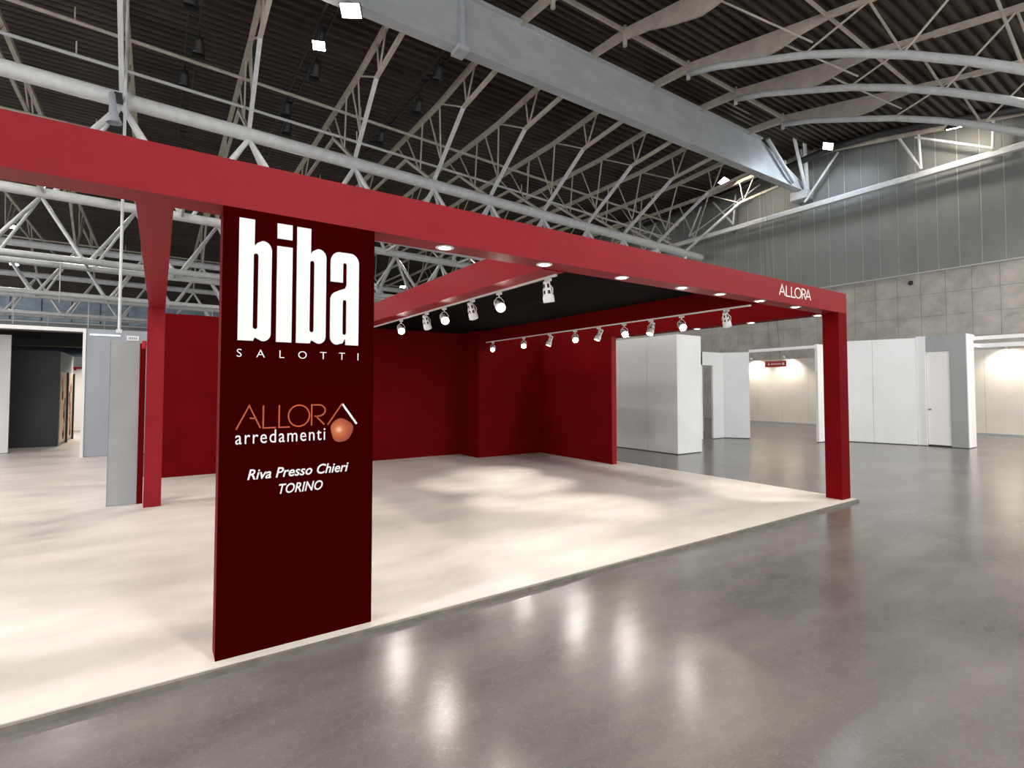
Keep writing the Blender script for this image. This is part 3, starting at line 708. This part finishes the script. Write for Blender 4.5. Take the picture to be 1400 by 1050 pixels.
# ================================================================== NEIGHBOURING BOOTHS, RIGHT
def wall_seg(name, p, q, th, z0, z1, m, label, n=1, cat='partition', base=True):
    """free-standing partition from p to q (xy) split into n modules with a dark foot gap"""
    p = Vector((*p, 0)); q = Vector((*q, 0)); d = q - p
    t = thing(name, (p.x, p.y, z0), label, cat)
    for i in range(n):
        a = p + d * (i / n); b = p + d * ((i + 1) / n); e = d.normalized() * 0.003
        a2, b2 = a + (e if i else e * 0), b - (e if i < n - 1 else e * 0)
        bar('panel', (a2.x, a2.y, (z0 + z1) / 2 + 0.012), (b2.x, b2.y, (z0 + z1) / 2 + 0.012), th, z1 - z0 - 0.025, m, t)
    if base: bar('foot', (p.x, p.y, z0 + 0.0125), (q.x, q.y, z0 + 0.0125), th * 0.7, 0.025, M['dark_metal'], t)
    return t
F = HALL_Z
# booth block beside the red stand
t = thing('white_booth', (11.4, 10, F), 'white closed booth block just right of the crimson side wall', 'booth')
for i in range(4):
    box('side_panel', (10.95, 8.6 + i * 1.0 + 0.004, F + 0.02), (11.0, 8.6 + (i + 1) * 1.0 - 0.004, 3.04), M['white'], t)
box('front_panel', (11.0, 8.6, F + 0.02), (11.93, 8.65, 3.04), M['white'], t)
for i in range(4): box('rear_panel', (11.88, 8.65 + i * 1.0, F + 0.02), (11.93, 8.65 + (i + 1) * 1.0 - 0.006, 3.04), M['white'], t)
box('foot', (10.97, 8.62, F), (11.91, 12.6, F + 0.02), M['dark_metal'], t)
box('top_cap', (11.0, 8.65, 3.0), (11.88, 12.6, 3.03), M['white'], t)
# doorway wall
t = thing('doorway_wall', (15.3, 10.65, F), 'white partition with an open doorway right of the white booth block', 'partition')
box('panel', (15.36, 10.62, F + 0.02), (15.95, 10.68, 2.86), M['white'], t)
box('door_header', (14.3, 10.62, 2.42), (15.36, 10.68, 2.86), M['white'], t)
box('panel', (13.4, 10.62, F + 0.02), (14.8, 10.68, 2.86), M['white'], t)
box('foot', (15.36, 10.63, F), (15.95, 10.67, F + 0.02), M['dark_metal'], t)
wall_seg('inner_partition', (14.9, 12.6), (17.6, 12.6), 0.06, F, 2.7, M['grey'], 'blue grey partition seen through the white doorway', 2)
wall_seg('white_partition', (15.98, 10.64), (16.45, 9.98), 0.06, F, 2.87, M['white'], 'narrow white partition holding the left end of the thin header bar', 1)
t = thing('header_bar', (16.75, 9.0, 2.85), 'thin white header bar over the entrance to the beige lit room', 'header')
bar('bar', (16.45, 9.98, 2.91), (17.05, 8.1, 2.97), 0.07, 0.07, M['white_bright'], t)
bar('lip', (16.45, 9.98, 2.865), (17.05, 8.1, 2.925), 0.03, 0.03, M['white'], t)
wall_seg('white_partition', (17.05, 8.1), (18.02, 8.08), 0.08, F, 3.04, M['white_bright'], 'bright white end partition half hidden by the front right red post', 1)
wall_seg('white_partition', (18.02, 8.06), (18.64, 6.02), 0.08, F, 3.15, M['white'], 'wide white partition right of the front right red post', 2)
# closet with a door
t = thing('white_closet', (19.0, 5.4, F), 'white closet block with a flush door at the right', 'closet')
yA, yB = 6.02, 4.87
box('left_panel', (18.66, 5.80, F + 0.02), (18.74, yA, 3.19), M['white'], t)
box('right_panel', (18.70, yB, F + 0.02), (18.78, 5.24, 3.19), M['grey_warm'], t)
box('over_door', (18.70, 5.24, 2.73), (18.78, 5.80, 3.19), M['grey_warm'], t)
d = box('door', (18.73, 5.25, F + 0.05), (18.78, 5.79, 2.72), M['white_bright'], t)
box('handle', (18.70, 5.70, 1.02), (18.73, 5.76, 1.05), M['dark_metal'], d)
box('threshold', (18.74, 5.24, F), (18.79, 5.80, F + 0.05), M['black_metal'], t)
box('front_panel', (18.78, yB, F + 0.02), (19.40, yB + 0.05, 3.2), M['white_bright'], t)
box('rear_panel', (19.35, yB + 0.05, F + 0.02), (19.40, yA, 3.2), M['white'], t)
box('foot', (18.76, yB + 0.02, F), (19.38, yA, F + 0.02), M['black_metal'], t)
# bars going on to the right
t = thing('header_bar', (19.5, 4.0, 3.0), 'thick white header bar leaving the closet block towards the right edge', 'header')
bar('bar', (19.42, 4.92, 3.09), (19.5, 2.2, 3.09), 0.12, 0.10, M['white_bright'], t); box('end_plate', (19.40, 4.86, 3.0), (19.46, 4.92, 3.18), M['white'], t)
t = thing('header_bar', (22, 4.4, 2.95), 'second white header bar farther back at the right edge', 'header')
bar('bar', (19.42, 5.5, 3.0), (22.0, 5.4, 3.03), 0.1, 0.12, M['white'], t); bar('bar', (22, 5.4, 3.03), (22, 1.5, 3.03), 0.12, 0.13, M['white'], t)
# beige lit wall
bw_ = thing('beige_partition', (25, 9, F), 'long warm beige partition wall lit by small lamps in front of the concrete', 'partition')
for i in range(13):
    box('panel', (25.0, 1.0 + i * 1.25 + 0.003, F + 0.03), (25.06, 1.0 + (i + 1) * 1.25 - 0.003, 3.06), M['beige'], bw_)
box('skirting', (24.985, 1.0, F), (25.06, 17.25, F + 0.06), M['grey_warm'], bw_)
for i, (y, lab) in enumerate(((14.75, 'at the left of the beige wall'), (13.1, 'over the beige wall beside the red hanging sign'), (5.3, 'over the beige wall at the right edge'), (10.9, 'over the beige wall near the white end partition'))):
    p = thing('arm_lamp', (25, y, 3.06), 'small arm lamp ' + lab, 'lamp', 'arm lamps over the beige wall')
    tube('arm', (25.03, y, 3.05), (24.55, y, 3.16), 0.012, M['dark_metal'], p, 6)
    link('head', lathe_mesh([(0.001, 0.07), (0.04, 0.06), (0.06, -0.05), (0.05, -0.05), (0.001, -0.03)], 12), M['white_bright'], p, Matrix.Translation((24.5, y, 3.13)) @ Matrix.Rotation(-0.5, 4, 'Y'))
    link('lamp_glass', disc_mesh(0.045, 12), M['lens_warm'], p, Matrix.Translation((24.52, y, 3.085)) @ Matrix.Rotation(math.pi - 0.5, 4, 'Y'))
    light('arm_lamp_beam', 'SPOT', (24.53, y, 3.05), (0.62, 0, -1), 150, (1, 0.88, 0.72), p, size=0.05, angle=125, blend=0.9)
# hanging red sign
t = thing('hanging_sign', (22, 12.1, 2.55), 'small red hanging sign with white lettering over the beige room', 'sign')
sg = box('sign_board', (21.98, 11.66, 2.57), (22.02, 12.6, 2.83), M['red_sign'], t)
for y in (11.9, 12.35): tube('wire', (22, y, 2.83), (22, 12.66 - (12.35 - y) * 0.2, 11.2), 0.006, M['dark_metal'], t, 6)
prism('arrow_mark', [(12.46, 2.70), (12.40, 2.75), (12.40, 2.65)], 'yz', 21.97, 21.98, M['letter'], t)
yy = 12.33
for k, wv in enumerate((0.05, 0.03, 0.05, 0.04, 0.05, 0.03, 0.05, 0.04)):
    box('print_mark', (21.974, yy - wv, 2.675), (21.98, yy, 2.725), M['letter'], t); yy -= wv + 0.015
box('print_mark', (21.974, 11.74, 2.65), (21.98, 11.83, 2.75), M['letter'], t)

# ================================================================== NEIGHBOURING BOOTHS, LEFT
t = thing('grey_panel', (-0.4, 9.25, 0), 'narrow free-standing grey panel left of the slim red post', 'panel')
box('board', (-0.575, 9.22, 0), (-0.235, 9.26, 2.32), M['grey_warm'], t, 0.004)
box('edge_trim', (-0.58, 9.215, 0), (-0.575, 9.265, 2.32), M['grey'], t)
t = thing('maroon_panel', (-0.2, 9.3, 0), 'dark red narrow panel squeezed between the grey panel and the slim red post', 'panel')
box('board', (-0.235, 9.2, 0), (-0.165, 9.30, 2.30), M['crimson'], t, 0.004)
box('top_cap', (-0.215, 9.19, 2.22), (-0.16, 9.30, 2.34), M['red_sign'], t, 0.01)
# big booth with black interior
t = thing('grey_booth_wall', (-1, 16.4, F), 'large blue grey booth wall with a white edge behind the narrow grey panel', 'partition')
for i in range(3):
    box('panel', (-1.50 + i * 1.0 + 0.003, 16.4, F + 0.02), (-0.50 + i * 1.0 - 0.003, 16.46, 3.12), M['grey'], t)
box('white_edge', (-1.56, 16.37, F + 0.012), (-1.50, 16.47, 3.12), M['white_bright'], t)
box('foot', (-1.50, 16.41, F), (1.5, 16.45, F + 0.02), M['dark_metal'], t)
t = thing('booth_header', (-4, 16.4, 3.02), 'long white header bar above the dark booth at the far left', 'header')
box('bar', (-8, 16.37, 3.03), (-1.561, 16.47, 3.12), M['white_bright'], t, 0.005)
box('lip', (-8, 16.39, 3.0), (-1.6, 16.45, 3.03), M['dark_metal'], t)
t = thing('booth_sign', (-0.58, 16.38, 2.9), 'small white sign plate high on the blue grey booth wall', 'sign')
box('plate', (-0.70, 16.385, 2.87), (-0.45, 16.40, 2.99), M['white_bright'], t)
for k in range(5): box('print_mark', (-0.665 + k * 0.038, 16.380, 2.90), (-0.64 + k * 0.038, 16.385, 2.955), M['grey'], t)
t = thing('reflection_bar', (-1.1, 16.38, 2.98), 'slim glowing white bar for a tube-light reflection on the blue grey booth wall', 'lamp')
box('tube', (-1.43, 16.37, 2.965), (-0.83, 16.395, 2.99), M['reflection_glow'], t)  # glowing bar stands in for a tube-light reflection
for x in (-1.40, -1.1, -0.86): box('clip', (x, 16.36, 2.96), (x + 0.02, 16.40, 3.0), M['white_bright'], t)
wall_seg('white_partition', (-5.6, 18.5), (-3.2, 18.5), 0.06, F, 3.04, M['white_bright'], 'white partition at the far left edge beside the charcoal wall', 2)
t = thing('charcoal_wall', (-3, 19.9, F), 'charcoal booth wall below the black ceiling at far left', 'partition')
box('panel', (-3.49, 19.9, F + 0.02), (-2.39, 19.96, 2.73), M['charcoal'], t)
box('panel', (-5.5, 19.9, F + 0.02), (-3.495, 19.96, 2.73), M['charcoal'], t)
box('side_panel', (-2.45, 19.96, F + 0.02), (-2.39, 22.65, 2.73), M['grey_warm'], t)
t = thing('booth_ceiling', (-4, 21, 3.05), 'black cloth ceiling over the dark booth at far left', 'ceiling panel')
for i in range(4): box('cloth_panel', (-8 + i * 1.6, 16.5, 3.06), (-6.41 + i * 1.6, 30, 3.08), M['black'], t)
box('navy_valance', (-7.5, 24.3, 2.78), (-1.7, 24.36, 3.05), M['navy'], t)
bar('cross_rail', (-7.5, 19.8, 2.86), (-1.6, 19.8, 2.86), 0.02, 0.02, M['dark_metal'], t)
# printed panels on the side of the charcoal wall
for j, (y0, y1, lab) in enumerate(((20.05, 21.15, 'nearer the charcoal wall'), (21.28, 22.55, 'farther from the charcoal wall'))):
    p = thing('printed_banner', (-2.37, (y0 + y1) / 2, F), 'cream banner printed with orange shapes, ' + lab, 'banner', 'printed banners')
    box('sheet', (-2.39, y0, 0.05), (-2.375, y1, 2.14), M['print_cream'], p)
    rnd = random.Random(5 + j)
    for k in range(9):
        yy = y0 + 0.25 + rnd.random() * (y1 - y0 - 0.5); zz = 0.25 + k * 0.2; s = 0.06 + 0.07 * rnd.random()
        pts = [(yy + s * (1 + 0.4 * rnd.random()) * math.cos(a), zz + s * (1 + 0.5 * rnd.random()) * math.sin(a)) for a in [2 * math.pi * q / 9 for q in range(9)]]
        prism('orange_print', pts, 'yz', -2.3745, -2.371, M['orange'] if k % 3 else M['crimson'], p)
    box('post', (-2.38, y1 + 0.02, F), (-2.33, y1 + 0.09, 2.14), M['dark_metal'], p)
wall_seg('white_partition', (-2.95, 26.6), (-1.3, 26.6), 0.06, F, 2.42, M['white_bright'], 'white low wall seen through the gap beyond the orange banners', 2)
t = thing('red_rail', (-2.4, 26.55, 2.42), 'short red rail topping the white wall beyond the banners', 'rail')
bar('rail', (-2.95, 26.55, 2.46), (-1.9, 26.55, 2.46), 0.07, 0.07, M['red_sign'], t); box('knob', (-2.78, 26.48, 2.36), (-2.70, 26.55, 2.43), M['red_sign'], t)
# unseen lamp added to brighten the banners and the white wall beyond
t = thing('added_booth_lamp', (-1.9, 23.5, 3.0), 'added lamp under the black ceiling to brighten the orange banners', 'lamp')
box('housing', (-1.97, 23.4, 2.98), (-1.83, 23.6, 3.06), M['black_metal'], t, 0.01)
link('lamp_glass', disc_mesh(0.05, 12), M['lens_warm'], t, Matrix.Translation((-1.9, 23.5, 2.975)) @ Matrix.Rotation(math.pi, 4, 'X'))
light('added_booth_beam', 'SPOT', (-1.9, 23.5, 2.95), (-0.1, 0.1, -1), 420, (1, 0.9, 0.75), t, size=0.05, angle=165, blend=0.5)
